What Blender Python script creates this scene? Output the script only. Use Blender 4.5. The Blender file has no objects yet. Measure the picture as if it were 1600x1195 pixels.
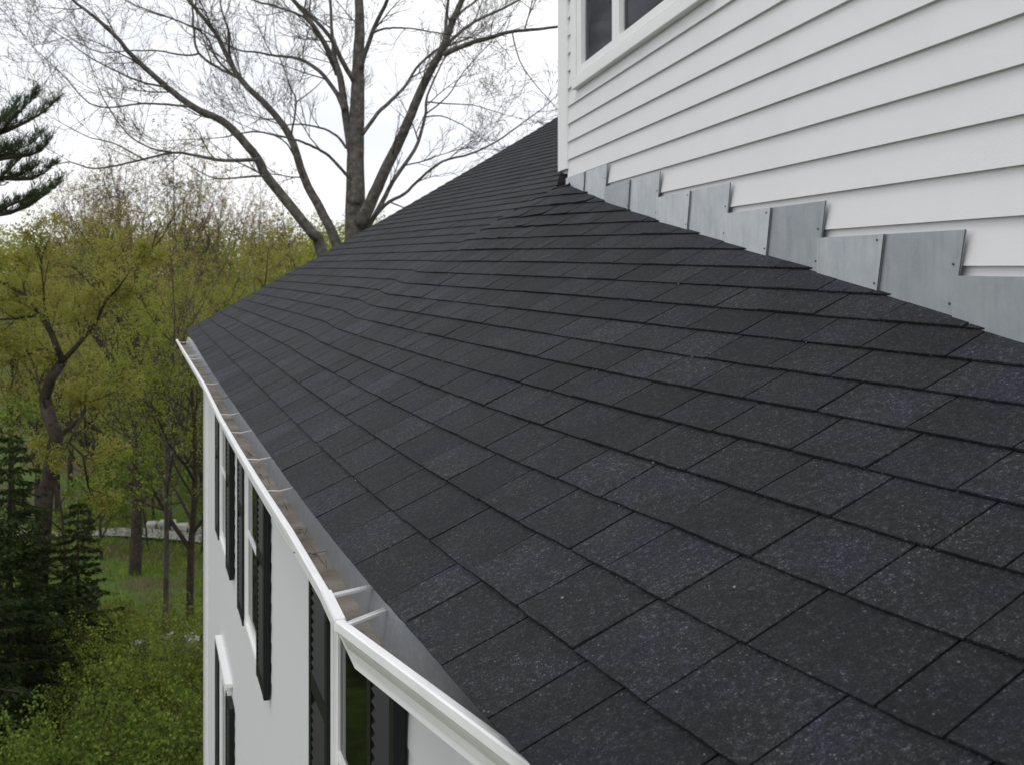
import bpy, math, random
import numpy as np
from mathutils import Vector, Matrix
rad = math.radians
scn = bpy.context.scene
col = scn.collection
CZ = 8.0                                   # camera height above the ground by the house
# ------------------------------------------------------------------ camera
cd = bpy.data.cameras.new('camera'); cam = bpy.data.objects.new('camera', cd); col.objects.link(cam)
cam.location = (0, 0, CZ); cam.rotation_euler = (rad(90), 0, 0)
cd.sensor_width = 36; cd.lens = 38.25; cd.shift_y = -0.1134
cd.clip_start = 0.05; cd.clip_end = 2000
cd.dof.use_dof = True; cd.dof.focus_distance = 2.9; cd.dof.aperture_fstop = 9
scn.camera = cam
# ------------------------------------------------------------------ sky, sun, exposure
SUN_EL, SUN_AZ = 58, 215                    # overcast: weak, wide sun from behind the camera's left
w = bpy.data.worlds.new('World'); scn.world = w; w.use_nodes = True
nt = w.node_tree; nt.nodes.clear()
def wn(t): return nt.nodes.new(t)
sky = wn('ShaderNodeTexSky'); sky.sky_type = 'NISHITA'; sky.sun_disc = False
sky.sun_elevation = rad(SUN_EL); sky.sun_rotation = rad(SUN_AZ); sky.air_density = 1.0; sky.dust_density = 2.0
skys = wn('ShaderNodeVectorMath'); skys.operation = 'SCALE'; skys.inputs['Scale'].default_value = 0.10
tc = wn('ShaderNodeTexCoord'); mp = wn('ShaderNodeMapping'); mp.inputs['Scale'].default_value = (1.0, 1.0, 2.2)
nz = wn('ShaderNodeTexNoise'); nz.inputs['Scale'].default_value = 3.2; nz.inputs['Detail'].default_value = 5; nz.inputs['Roughness'].default_value = .55
cr = wn('ShaderNodeValToRGB'); cr.color_ramp.elements[0].position = .36; cr.color_ramp.elements[0].color = (.89, .91, .975, 1)
cr.color_ramp.elements[1].position = .58; cr.color_ramp.elements[1].color = (1.06, 1.06, 1.07, 1)
mx = wn('ShaderNodeMix'); mx.data_type = 'RGBA'; mx.inputs['Factor'].default_value = .93
bg = wn('ShaderNodeBackground'); bg.inputs['Strength'].default_value = 1.12
wo = wn('ShaderNodeOutputWorld')
L = nt.links.new
L(sky.outputs[0], skys.inputs[0]); L(tc.outputs['Generated'], mp.inputs[0]); L(mp.outputs[0], nz.inputs['Vector'])
L(nz.outputs['Fac'], cr.inputs[0]); L(skys.outputs[0], mx.inputs['A']); L(cr.outputs[0], mx.inputs['B'])
L(mx.outputs['Result'], bg.inputs['Color']); L(bg.outputs[0], wo.inputs[0])
sd = bpy.data.lights.new('sun', 'SUN'); sun = bpy.data.objects.new('sun', sd); col.objects.link(sun)
sd.energy = 0.7; sd.angle = rad(20); sd.color = (1, .97, .93)
sdir = Vector((math.sin(rad(SUN_AZ)) * math.cos(rad(SUN_EL)), math.cos(rad(SUN_AZ)) * math.cos(rad(SUN_EL)), math.sin(rad(SUN_EL))))
sun.rotation_euler = sdir.to_track_quat('Z', 'Y').to_euler(); sun.location = sdir * 60
vs = scn.view_settings; vs.view_transform = 'Standard'; vs.look = 'None'; vs.exposure = 0.0; vs.gamma = 1; vs.use_curve_mapping = False

# ------------------------------------------------------------------ helpers
def setp(o, label=None, cat=None, group=None, kind=None):
    if label: o['label'] = label
    if cat: o['category'] = cat
    if group: o['group'] = group
    if kind: o['kind'] = kind
    return o
def empty(name, loc=(0, 0, 0)):
    o = bpy.data.objects.new(name, None); col.objects.link(o); o.location = loc; o.empty_display_size = .2
    return o
class MB:
    """collects vertices and faces of one mesh object"""
    def __init__(s): s.v = []; s.f = []; s.m = []; s.t = []
    def add(s, vs, fs, mi=0, tint=None):
        b = len(s.v); s.v.extend([tuple(q) for q in vs])
        for f in fs: s.f.append(tuple(i + b for i in f)); s.m.append(mi)
        if tint is not None: s.t.extend([tint] * len(vs))
    def hexa(s, p, mi=0, tint=None):        # p: 8 points, bottom 4 ccw then top 4
        s.add(p, [(3, 2, 1, 0), (4, 5, 6, 7), (0, 1, 5, 4), (1, 2, 6, 5), (2, 3, 7, 6), (3, 0, 4, 7)], mi, tint)
    def box(s, fr, a0, a1, b0, b1, c0, c1, mi=0):   # fr maps (a,b,c) -> xyz
        s.hexa([fr(a0, b0, c0), fr(a1, b0, c0), fr(a1, b1, c0), fr(a0, b1, c0), fr(a0, b0, c1), fr(a1, b0, c1), fr(a1, b1, c1), fr(a0, b1, c1)], mi)
    def tube(s, pts, rs, n=5, mi=0, cap=True):
        pts = [Vector(q) for q in pts]; b = len(s.v); k = len(pts); ref = None
        for i, q in enumerate(pts):
            d = (pts[min(i + 1, k - 1)] - pts[max(i - 1, 0)])
            d = d.normalized() if d.length > 1e-9 else Vector((0, 0, 1))
            if ref is None: ref = d.orthogonal().normalized()
            u = (ref - d * ref.dot(d));
            u = u.normalized() if u.length > 1e-6 else d.orthogonal().normalized()
            ref = u; v_ = d.cross(u); r = rs[i]
            for j in range(n):
                a = 2 * math.pi * j / n
                s.v.append(tuple(q + (u * math.cos(a) + v_ * math.sin(a)) * r))
        for i in range(k - 1):
            for j in range(n):
                s.f.append((b + i * n + j, b + i * n + (j + 1) % n, b + (i + 1) * n + (j + 1) % n, b + (i + 1) * n + j)); s.m.append(mi)
        if cap and n > 3:
            s.f.append(tuple(b + j for j in range(n))[::-1]); s.m.append(mi)
            s.f.append(tuple(b + (k - 1) * n + j for j in range(n))); s.m.append(mi)
    def build(s, name, mats, parent=None, smooth=False, bevel=0):
        me = bpy.data.meshes.new(name); me.from_pydata(s.v, [], s.f)
        mats = mats if isinstance(mats, (list, tuple)) else [mats]
        for m in mats: me.materials.append(m)
        if len(mats) > 1: me.polygons.foreach_set('material_index', s.m)
        if s.t:
            at = me.attributes.new('tint', 'FLOAT', 'POINT'); at.data.foreach_set('value', s.t)
        if smooth: me.polygons.foreach_set('use_smooth', [True] * len(me.polygons))
        me.update()
        o = bpy.data.objects.new(name, me); col.objects.link(o)
        if parent is not None:
            o.parent = parent; o.matrix_parent_inverse = parent_inv(parent)
        if bevel:
            b = o.modifiers.new('bevel', 'BEVEL'); b.width = bevel; b.segments = 2; b.limit_method = 'ANGLE'
        return o
def world_of(p):
    m = Matrix.Translation(p.location)
    return world_of(p.parent) @ p.matrix_parent_inverse @ m if p.parent is not None else m
def parent_inv(p): return world_of(p).inverted()
# ------------------------------------------------------------------ materials
def mat(name, base, rough=.6, spec=.5, metal=0.0):
    m = bpy.data.materials.new(name); m.use_nodes = True
    b = m.node_tree.nodes['Principled BSDF']
    b.inputs['Base Color'].default_value = (*base, 1); b.inputs['Roughness'].default_value = rough
    b.inputs['Specular IOR Level'].default_value = spec; b.inputs['Metallic'].default_value = metal
    return m, m.node_tree, b
def nd(t, ty, **kw):
    n = t.nodes.new(ty)
    for k, v in kw.items():
        if k in n.inputs: n.inputs[k].default_value = v
        else: setattr(n, k, v)
    return n
def pos(t, scale=(1, 1, 1)):
    g = nd(t, 'ShaderNodeNewGeometry'); m = nd(t, 'ShaderNodeMapping'); m.inputs['Scale'].default_value = scale
    t.links.new(g.outputs['Position'], m.inputs[0]); return m.outputs[0]
def objc(t):
    return nd(t, 'ShaderNodeTexCoord').outputs['Object']
def noise(t, vec, scale, detail=3, rough=.5):
    n = nd(t, 'ShaderNodeTexNoise', Scale=scale, Detail=detail, Roughness=rough); t.links.new(vec, n.inputs['Vector']); return n.outputs['Fac']
def ramp(t, fac, stops):
    r = nd(t, 'ShaderNodeValToRGB'); e = r.color_ramp.elements
    while len(e) < len(stops): e.new(.5)
    for i, (p, c) in enumerate(stops):
        e[i].position = p; e[i].color = (*c, 1) if not isinstance(c, float) else (c, c, c, 1)
    t.links.new(fac, r.inputs[0]); return r.outputs[0]
def mixc(t, fac, a, b, mode='MIX'):
    m = nd(t, 'ShaderNodeMix', data_type='RGBA', blend_type=mode)
    for k, s in (('Factor', fac), ('A', a), ('B', b)):
        if hasattr(s, 'links') or hasattr(s, 'is_linked'): t.links.new(s, m.inputs[k])
        else: m.inputs[k].default_value = s if k == 'Factor' else (*s, 1)
    return m.outputs['Result']
def bump(t, b, h, strength=.3, dist=.002):
    n = nd(t, 'ShaderNodeBump', Strength=strength, Distance=dist); t.links.new(h, n.inputs['Height']); t.links.new(n.outputs[0], b.inputs['Normal'])
def math_(t, op, a, b=None):
    n = nd(t, 'ShaderNodeMath', operation=op)
    for i, s in enumerate((a, b)):
        if s is None: continue
        if isinstance(s, (int, float)): n.inputs[i].default_value = s
        else: t.links.new(s, n.inputs[i])
    return n.outputs[0]

def m_shingle():
    m, t, b = mat('asphalt_shingle', (.035, .036, .042), .84, .34)
    P = pos(t)
    gran = noise(t, P, 300, 2, .8)                       # mineral granules
    clump = noise(t, P, 85, 3, .7); patch = noise(t, P, 4.5, 4, .65); blue = noise(t, P, 6.5, 3, .6); wear = noise(t, P, 4.3, 4, .7)
    mixg = math_(t, 'ADD', math_(t, 'MULTIPLY', gran, .62), math_(t, 'MULTIPLY', clump, .38))
    base = ramp(t, mixg, [(.37, (.0020, .0021, .0026)), (.49, (.0080, .0084, .0102)), (.58, (.027, .028, .0335)), (.68, (.145, .149, .162))])
    tone = ramp(t, patch, [(.3, (.62, .63, .64)), (.5, (1, 1, 1)), (.72, (1.42, 1.41, 1.40))])
    c = mixc(t, 1.0, base, tone, 'MULTIPLY')
    bl = ramp(t, blue, [(.48, (1, 1, 1)), (.68, (.93, .97, 1.30))])
    c = mixc(t, 1.0, c, bl, 'MULTIPLY')
    at = nd(t, 'ShaderNodeAttribute', attribute_name='tint')
    tn = ramp(t, at.outputs['Fac'], [(0.0, (.62, .63, .64)), (.5, (1, 1, 1)), (1, (1.45, 1.44, 1.45))])
    c = mixc(t, 1.0, c, tn, 'MULTIPLY')
    # worn spots where pale granules show
    vo = nd(t, 'ShaderNodeTexVoronoi', Scale=260.0); t.links.new(P, vo.inputs['Vector'])
    vc = nd(t, 'ShaderNodeSeparateColor'); t.links.new(vo.outputs['Color'], vc.inputs[0])
    dots = math_(t, 'LESS_THAN', vo.outputs['Distance'], math_(t, 'MULTIPLY', vc.outputs[1], .55))
    wmask = ramp(t, wear, [(.50, 0.006), (.62, .07), (.74, .42)])
    keep = math_(t, 'LESS_THAN', vc.outputs[0], wmask)
    c = mixc(t, math_(t, 'MULTIPLY', dots, keep), c, mixc(t, vc.outputs[2], (.04, .04, .042), (.16, .16, .16)))
    t.links.new(c, b.inputs['Base Color'])
    und = noise(t, P, 22, 3, .6)
    bump(t, b, math_(t, 'ADD', mixg, math_(t, 'MULTIPLY', und, .9)), .8, .0035)
    return m
def m_white(name, c=(.80, .80, .805), rough=.5, grain=None, dirt=.12, gs=1.0):
    m, t, b = mat(name, c, rough, .4)
    P = pos(t)
    d = noise(t, P, 2.3 * gs, 5, .65)
    cc = mixc(t, ramp(t, d, [(.42, 0.0), (.75, dirt)]), c, (.50, .50, .46))
    t.links.new(cc, b.inputs['Base Color'])
    if grain:
        g = noise(t, pos(t, grain), 60, 4, .6); bump(t, b, g, .3, .002)
    return m
def m_metal(name, c, rough, dirt=(.30, .33, .34), metal=.45):
    m, t, b = mat(name, c, rough, .5, metal)
    P = pos(t); d = noise(t, P, 7, 5, .65); s = noise(t, P, 70, 3, .6); st = noise(t, pos(t, (1, 1, .12)), 26, 3, .6)
    cc = mixc(t, ramp(t, d, [(.35, 0.0), (.7, .75)]), c, dirt)
    cc = mixc(t, ramp(t, s, [(.5, 0.0), (.75, .35)]), cc, (.60, .62, .64))
    cc = mixc(t, ramp(t, st, [(.5, 0.0), (.75, .30)]), cc, (.26, .27, .27))
    oi = nd(t, 'ShaderNodeObjectInfo')
    cc = mixc(t, 1.0, cc, ramp(t, oi.outputs['Random'], [(0, (.70, .71, .72)), (1, (1.25, 1.24, 1.24))]), 'MULTIPLY')
    t.links.new(cc, b.inputs['Base Color'])
    t.links.new(ramp(t, d, [(.3, rough - .08), (.7, rough + .16)]), b.inputs['Roughness'])
    bump(t, b, noise(t, P, 9, 2, .5), .25, .006)
    return m
def m_noise(name, stops, scale, rough=.85, detail=4, bstr=.3, bdist=.02, obj=False, spec=.3):
    m, t, b = mat(name, (.5, .5, .5), rough, spec)
    P = objc(t) if obj else pos(t)
    n = noise(t, P, scale, detail, .6); t.links.new(ramp(t, n, stops), b.inputs['Base Color'])
    if bstr: bump(t, b, noise(t, P, scale * 3, 3, .6), bstr, bdist)
    return m
def m_leaf(name, stops, trans=.35):
    m = bpy.data.materials.new(name); m.use_nodes = True; t = m.node_tree; t.nodes.clear()
    at = nd(t, 'ShaderNodeAttribute', attribute_name='tint'); oi = nd(t, 'ShaderNodeObjectInfo')
    f = math_(t, 'ADD', at.outputs['Fac'], math_(t, 'MULTIPLY', math_(t, 'SUBTRACT', oi.outputs['Random'], .5), .55))
    c = ramp(t, f, stops)
    d = nd(t, 'ShaderNodeBsdfDiffuse'); tr = nd(t, 'ShaderNodeBsdfTranslucent'); mxs = nd(t, 'ShaderNodeMixShader', Fac=trans); o = nd(t, 'ShaderNodeOutputMaterial')
    t.links.new(c, d.inputs[0]); t.links.new(c, tr.inputs[0]); t.links.new(d.outputs[0], mxs.inputs[1]); t.links.new(tr.outputs[0], mxs.inputs[2]); t.links.new(mxs.outputs[0], o.inputs[0])
    return m
M = {}
M['shingle'] = m_shingle()
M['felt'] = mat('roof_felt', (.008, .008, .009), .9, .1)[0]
M['clap'] = m_white('clapboard_paint', (.775, .768, .785), .48, (1.2, 1.2, 16), .12)
M['trim'] = m_white('trim_paint', (.85, .85, .85), .42, None, .06)
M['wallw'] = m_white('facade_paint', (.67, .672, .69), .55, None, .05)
M['gut'] = m_white('gutter_enamel', (.86, .86, .865), .34, None, .28, 3)
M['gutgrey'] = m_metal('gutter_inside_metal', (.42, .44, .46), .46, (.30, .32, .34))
M['galv'] = m_metal('galvanised_steel', (.53, .56, .59), .42, (.39, .42, .45))
M['dirt'] = m_noise('gutter_silt', [(.25, (.13, .11, .085)), (.5, (.25, .225, .19)), (.75, (.36, .335, .30))], 7, .9, 5, .3, .004)
M['black'] = mat('shutter_paint', (.006, .006, .007), .5, .3)[0]
M['screw'] = mat('screw_steel', (.14, .145, .15), .4, .5, .8)[0]
M['bark'] = m_noise('grey_bark', [(.3, (.045, .041, .036)), (.55, (.115, .105, .093)), (.75, (.20, .185, .165))], 9, .95, 5, .6, .03, True)
M['barkd'] = m_noise('dark_bark', [(.3, (.022, .017, .013)), (.6, (.06, .048, .036)), (.8, (.10, .085, .06))], 8, .95, 5, .6, .03, True)
M['twig'] = m_noise('twig_bark', [(.3, (.04, .035, .032)), (.7, (.10, .088, .078))], 4, .95, 3, 0, .01, True)
M['leafy'] = m_leaf('budding_leaf', [(0, (.18, .25, .032)), (.4, (.29, .31, .055)), (.7, (.35, .335, .085)), (1, (.38, .31, .125))], .48)
M['leafr'] = m_leaf('reddish_bud', [(0, (.20, .12, .06)), (.5, (.25, .165, .075)), (1, (.28, .22, .065))])
M['leafg'] = m_leaf('spring_leaf', [(0, (.07, .115, .02)), (.5, (.15, .215, .038)), (1, (.26, .30, .06))])
M['leafs'] = m_leaf('shrub_leaf', [(0, (.06, .085, .02)), (.35, (.12, .15, .032)), (.7, (.20, .215, .05)), (1, (.24, .20, .07))])
M['needle'] = m_leaf('spruce_needle', [(0, (.016, .027, .012)), (.5, (.034, .052, .02)), (1, (.075, .095, .032))], .15)
M['pneedle'] = m_leaf('pine_needle', [(0, (.035, .058, .03)), (.5, (.07, .10, .05)), (1, (.15, .165, .10))], .25)
M['ground'] = m_noise('grass_and_litter', [(.30, (.075, .05, .03)), (.44, (.07, .062, .025)), (.55, (.06, .11, .016)), (.75, (.09, .155, .022))], .5, .95, 8, .5, .05)
M['hill'] = m_noise('wooded_hill', [(.3, (.05, .05, .018)), (.55, (.10, .105, .022)), (.75, (.15, .14, .04))], .25, .95, 8, .5, .3)
M['road'] = m_noise('pale_gravel', [(.3, (.22, .21, .21)), (.7, (.40, .39, .38))], 6, .95, 5, .4, .01)
M['stone'] = m_noise('pale_stone', [(.3, (.36, .35, .34)), (.7, (.58, .57, .56))], 3, .9, 5, .6, .03)
M['rock'] = m_noise('grey_rock', [(.3, (.16, .16, .17)), (.7, (.38, .38, .39))], 5, .9, 5, .6, .03)
M['curt'] = m_noise('curtain_cloth', [(.3, (.52, .52, .55)), (.7, (.72, .72, .75))], 9, .9, 3, 0)
M['room'] = mat('room_dark', (.10, .09, .08), .9, .1)[0]
def m_glass():
    m = bpy.data.materials.new('window_glass'); m.use_nodes = True; t = m.node_tree; t.nodes.clear()
    g = nd(t, 'ShaderNodeBsdfGlossy', Roughness=.07); g.inputs[0].default_value = (.48, .49, .51, 1)
    tr = nd(t, 'ShaderNodeBsdfTransparent'); fr = nd(t, 'ShaderNodeFresnel', IOR=1.28); mxs = nd(t, 'ShaderNodeMixShader'); o = nd(t, 'ShaderNodeOutputMaterial')
    t.links.new(fr.outputs[0], mxs.inputs[0]); t.links.new(tr.outputs[0], mxs.inputs[1]); t.links.new(g.outputs[0], mxs.inputs[2]); t.links.new(mxs.outputs[0], o.inputs[0])
    return m
M['glass'] = m_glass()
M['darkglass'], _t, _b = mat('dark_window_glass', (.004, .005, .004), .06, .3); _b.inputs['IOR'].default_value = 1.22

# ------------------------------------------------------------------ terrain
def sstep(a, b, x):
    t = min(1, max(0, (x - a) / (b - a))); return t * t * (3 - 2 * t)
def gz(x, y):
    r = math.hypot(x, y)
    h = 0.25 - .9 * sstep(14, 34, y) * sstep(8, -10, x)          # falls gently away from the house
    h += 5.0 * sstep(52, 175, y + .25 * abs(x + 30)) + 1.6 * math.sin(x * .018 + 1.3) * sstep(90, 180, r)
    h += .12 * math.sin(x * .9) * math.cos(y * .7) + .25 * math.sin(x * .21 + y * .17)
    return h
def terrain():
    b = MB(); xs = [-400, -300, -220, -160] + list(range(-120, 121, 3)) + [160, 220, 300, 400]
    ys = [-60, -30, -15] + list(range(-6, 120, 3)) + list(range(120, 221, 10)) + [260, 340, 500]
    b.v = [(x, y, gz(x, y)) for y in ys for x in xs]; n = len(xs)
    b.f = [(j * n + i, j * n + i + 1, (j + 1) * n + i + 1, (j + 1) * n + i) for j in range(len(ys) - 1) for i in range(n - 1)]; b.m = [0] * len(b.f)
    return setp(b.build('ground', M['ground'], smooth=True), 'grass and leaf litter sloping up to a wooded hill', kind='structure')
terrain()

# ------------------------------------------------------------------ roof surface (u = 6.58 cm rise per course)
U = 0.0658
p0, p1, p2, q0, q1, q2 = 3.1814, .30508, 9.3901, .47448, -.11448, .07785
XW, HW, DN, DC = 23.298, .17353, 36.17, 107.92              # line of the upper wall in plan
PD = (8.8077e-6, -.00036211, .0404637); DCAP = 101.0; RH = 28.0
CO = [-0.1939, 0.0847, 0.338, -0.0083, -0.33, -0.2853, -0.3954, 0.0152, -0.8217, 0.5174]
def zA(X, D):
    w_ = np.exp(-np.clip(D, -40, None) / 40.)
    s = (X + p1 * D - p0 - p2 * w_) / math.hypot(1, p1)
    return -11 + (q0 + q1 * w_ + q2 * (np.clip(D, 0, 260) / 200.) ** 2) * s
wn_ = math.hypot(1, HW); wtx, wtd = -HW / wn_, 1 / wn_
def S(X, D):
    X = np.asarray(X, float); D = np.asarray(D, float)
    q = (X - XW) * wtx + D * wtd
    qa = (-HW * DN) * wtx + DN * wtd; qb = (-HW * DCAP) * wtx + DCAP * wtd
    qc = np.clip(q, qa, qb); px = XW + qc * wtx; pd = qc * wtd
    d = np.hypot(X - px, D - pd)
    ins = ((X - XW) * wtd - D * wtx) > 0
    d = np.where(ins & (q <= qb), 0, d)
    e = pd - DN
    return zA(X, D) + np.clip(((PD[0] * e + PD[1]) * e + PD[2]) * e, 0, None) * (lambda q_: q_ * q_ * (3 - 2 * q_))(np.clip(1 - d / RH, 0, 1))
def JF(X, D):
    s = (X + p1 * D - p0) / math.hypot(1, p1)
    a = (np.log(np.clip(D, 14, 210)) - 4) / 1.3; b = (np.clip(s, 0, 32) - 13) / 13.
    r = 0; i = 0
    for k in range(4):
        for l in range(4 - k):
            r = r + CO[i] * a ** k * b ** l; i += 1
    return S(X, D) + 11 + r
DFAR = 205.0
De = np.concatenate([np.linspace(-14, 12, 40), np.exp(np.linspace(math.log(12.5), math.log(DFAR), 330))])
lo = np.full(De.shape, -120.); hi = np.full(De.shape, 60.)
for _ in range(60):
    mid = (lo + hi) / 2; g = JF(mid, De); lo = np.where(g < 0, mid, lo); hi = np.where(g < 0, hi, mid)
Xe = (lo + hi) / 2
NJ = 46; SUB = 8
TX = np.zeros((NJ * SUB + 1, len(De))); TD = TX.copy(); TX[0] = Xe; TD[0] = De
cx, cdd = Xe.copy(), De.copy()
def grad(X, D, h=.25):
    gx = (JF(X + h, D) - JF(X - h, D)) / (2 * h); gd = (JF(X, D + h) - JF(X, D - h)) / (2 * h); n2 = gx * gx + gd * gd
    n2 = np.maximum(n2, .09); return gx / n2, gd / n2
for i in range(1, NJ * SUB + 1):
    st = 1.0 / SUB
    a, b_ = grad(cx, cdd); a2, b2 = grad(cx + a * st / 2, cdd + b_ * st / 2)
    cx = cx + a2 * st; cdd = cdd + b2 * st; TX[i] = cx; TD[i] = cdd
TZ = S(TX, TD)
ua = np.concatenate([[0], np.cumsum(np.hypot(np.diff(Xe), np.diff(De)))]) * U      # arc length along the eave in metres
def RP(u, j):
    """point of the roof surface, metres, world"""
    j = min(max(j, 0), NJ) * SUB; ji = min(int(j), NJ * SUB - 1); fj = j - ji
    ui = int(np.searchsorted(ua, u)) - 1; ui = min(max(ui, 0), len(ua) - 2); fu = (u - ua[ui]) / (ua[ui + 1] - ua[ui])
    def I(T): return (T[ji, ui] * (1 - fu) + T[ji, ui + 1] * fu) * (1 - fj) + (T[ji + 1, ui] * (1 - fu) + T[ji + 1, ui + 1] * fu) * fj
    x, d = I(TX), I(TD); return Vector((x * U, d * U, I(TZ) * U + CZ))
def RN(u, j):
    a = RP(u + .03, j) - RP(u - .03, j); b = RP(u, j + .3) - RP(u, j - .3 if j > .3 else j)
    n = b.cross(a); return n.normalized() if n.z > 0 else -n.normalized()
UMAX = float(ua[-1])
def project(v):
    return (800 + 1700 * v.x / v.y, 416 - 1700 * (v.z - CZ) / v.y) if v.y > .05 else None
def wall_side(v):      # >0 : behind the upper wall (inside the dormer)
    X, D = v.x / U, v.y / U
    if (X - XW) * wtx + D * wtd > DC * wn_ + 0: return -1
    return ((X - XW) * wtd - D * wtx)

house = empty('house', (-.4, 6, 0))
setp(house, 'white clapboard house with black shingle roof, white gutter and black shutters', 'house')
roof_b = MB()
NU = 160; ul = np.linspace(0, UMAX, NU); jl = np.linspace(.12, NJ, 70)
grid = [[RP(u_, j_) - Vector((0, 0, .006)) for u_ in ul] for j_ in jl]
roof_b.v = [tuple(q) for r in grid for q in r] + [(q.x, q.y, q.z - .012) for r in grid for q in r]; K = NU * len(jl)
for a in range(len(jl) - 1):
    for b_ in range(NU - 1):
        i = a * NU + b_; roof_b.f.append((i, i + NU, i + NU + 1, i + 1)); roof_b.f.append((i + K, i + 1 + K, i + NU + 1 + K, i + NU + K))
for b_ in range(NU - 1): roof_b.f.append((b_, b_ + 1, b_ + 1 + K, b_ + K))
for a in range(len(jl) - 1):
    i = a * NU + NU - 1; roof_b.f.append((i, i + NU, i + NU + K, i + K))
roof_b.m = [0] * len(roof_b.f)
roof = roof_b.build('roof', M['felt'], house)
# shingles
rng = random.Random(4)
tabs = []
for j in range(NJ - 1):
    u = -rng.random() * .3
    while u < UMAX:
        r = rng.random()
        wd = rng.uniform(.10, .15) if r < .10 else (rng.uniform(.275, .315) if r > .86 else rng.uniform(.228, .262))
        a, b_ = max(u, 0), min(u + wd, UMAX); u += wd
        if b_ - a < .03: continue
        c = RP((a + b_) / 2, j + .5)
        if wall_side(c) > 4.5: continue
        tabs.append((j, a, b_))
CREASE = Vector((.20, 6.15))
def tab_mesh(B, j, a, b_, seed):
    rg = random.Random(seed)
    gap = .003; a += gap; b_ -= gap; n = 4
    th = .0088 + rg.uniform(-.0015, .002); tint = min(1, max(0, rg.gauss(.5, .27)))
    c = RP((a + b_) / 2, j + .5); dcr = math.hypot(c.x - CREASE.x, c.y - CREASE.y)
    buck = max(0, 1 - dcr / .55); liftL = rg.uniform(-.0006, .0008) + buck * rg.uniform(-.002, .012); liftR = rg.uniform(-.0006, .0008) + buck * rg.uniform(-.002, .012)
    skew = buck * rg.uniform(-.22, .22) + rg.uniform(-.006, .006)
    rows = ((0, 1.0), (.45, .62), (1.12, .12))
    V = []
    nm = RN((a + b_) / 2, j + .5)
    for ri, (dj, hf) in enumerate(rows):
        for i in range(n + 1):
            t = i / n; u = a + (b_ - a) * t
            jj = j + dj + (skew * (t - .5) + rg.uniform(-.009, .009) if ri == 0 else 0)
            h = .001 + th * hf + (liftL * (1 - t) + liftR * t) * (1, .35, 0)[ri]
            V.append(RP(u, jj) + nm * h)
    m_ = n + 1
    # front: upper layer edge, recessed lower layer, foot
    for k, (dj, fr) in enumerate(((0.0, .52), (.022, .50), (.026, -.1))):
        for i in range(n + 1):
            q = V[i]; up = (V[m_ + i] - q); V.append(q + up * (dj / .45) - nm * (th * (1 - fr)))
    F = []
    for r in range(2):
        for i in range(n): F.append((r * m_ + i, r * m_ + i + 1, (r + 1) * m_ + i + 1, (r + 1) * m_ + i))
    ch = [0, 3, 4, 5]
    for k in range(3):
        for i in range(n):
            A, C = ch[k] * m_ + i, ch[k + 1] * m_ + i; F.append((A, C, C + 1, A + 1))
    e = len(V)
    for i in (0, n):                                   # side skirts
        for r in (1, 2): V.append(V[r * m_ + i] - nm * (th * rows[r][1] + .001))
    sL, sR = e, e + 2
    F.append((0, m_, sL, 5 * m_)); F.append((m_, 2 * m_, sL + 1, sL))
    F.append((n, 5 * m_ + n, sR, m_ + n)); F.append((m_ + n, sR, sR + 1, 2 * m_ + n))
    B.add(V, F, 0, tint)
def area(tb):
    j, a, b_ = tb; q = [project(RP(u, jj)) for u, jj in ((a, j), (b_, j), (b_, j + 1), (a, j + 1))]
    if any(x is None for x in q): return 0
    cxm = sum(x[0] for x in q) / 4; cym = sum(x[1] for x in q) / 4
    if not (-20 < cxm < 1620 and 150 < cym < 1220): return 0
    return abs(sum(q[i][0] * q[(i + 1) % 4][1] - q[(i + 1) % 4][0] * q[i][1] for i in range(4))) / 2
order = sorted(range(len(tabs)), key=lambda i: -area(tabs[i]))
rest = MB()
for r, i in enumerate(order):
    if r < 300:
        B = MB(); tab_mesh(B, *tabs[i], i); B.build('shingle', M['shingle'], roof)
    else: tab_mesh(rest, *tabs[i], i)
rs = rest.build('shingles', M['shingle'], roof); rs['kind'] = 'stuff'
# granules and grit lying on the courses
gb = MB(); rg = random.Random(9)
for (u_, j_, r_) in [(3.0, 2.55, .0035), (3.3, 1.4, .004)] + [(rg.uniform(.5, 9), rg.randint(1, 12) - rg.uniform(.0, .05), rg.uniform(.0012, .0028)) for _ in range(55)]:
    q = RP(u_, j_)
    if wall_side(q) > 0: continue
    q = q + RN(u_, max(j_, .5)) * (.004 + r_)
    gb.add([q + Vector(d) * r_ * rg.uniform(.6, 1.3) for d in ((1, 0, 0), (0, 1, 0), (-1, 0, 0), (0, -1, 0), (0, 0, 1), (0, 0, -1))], [(0, 1, 4), (1, 2, 4), (2, 3, 4), (3, 0, 4), (1, 0, 5), (2, 1, 5), (3, 2, 5), (0, 3, 5)])
g_ = gb.build('grit', M['rock'], roof); g_['kind'] = 'stuff'

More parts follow.
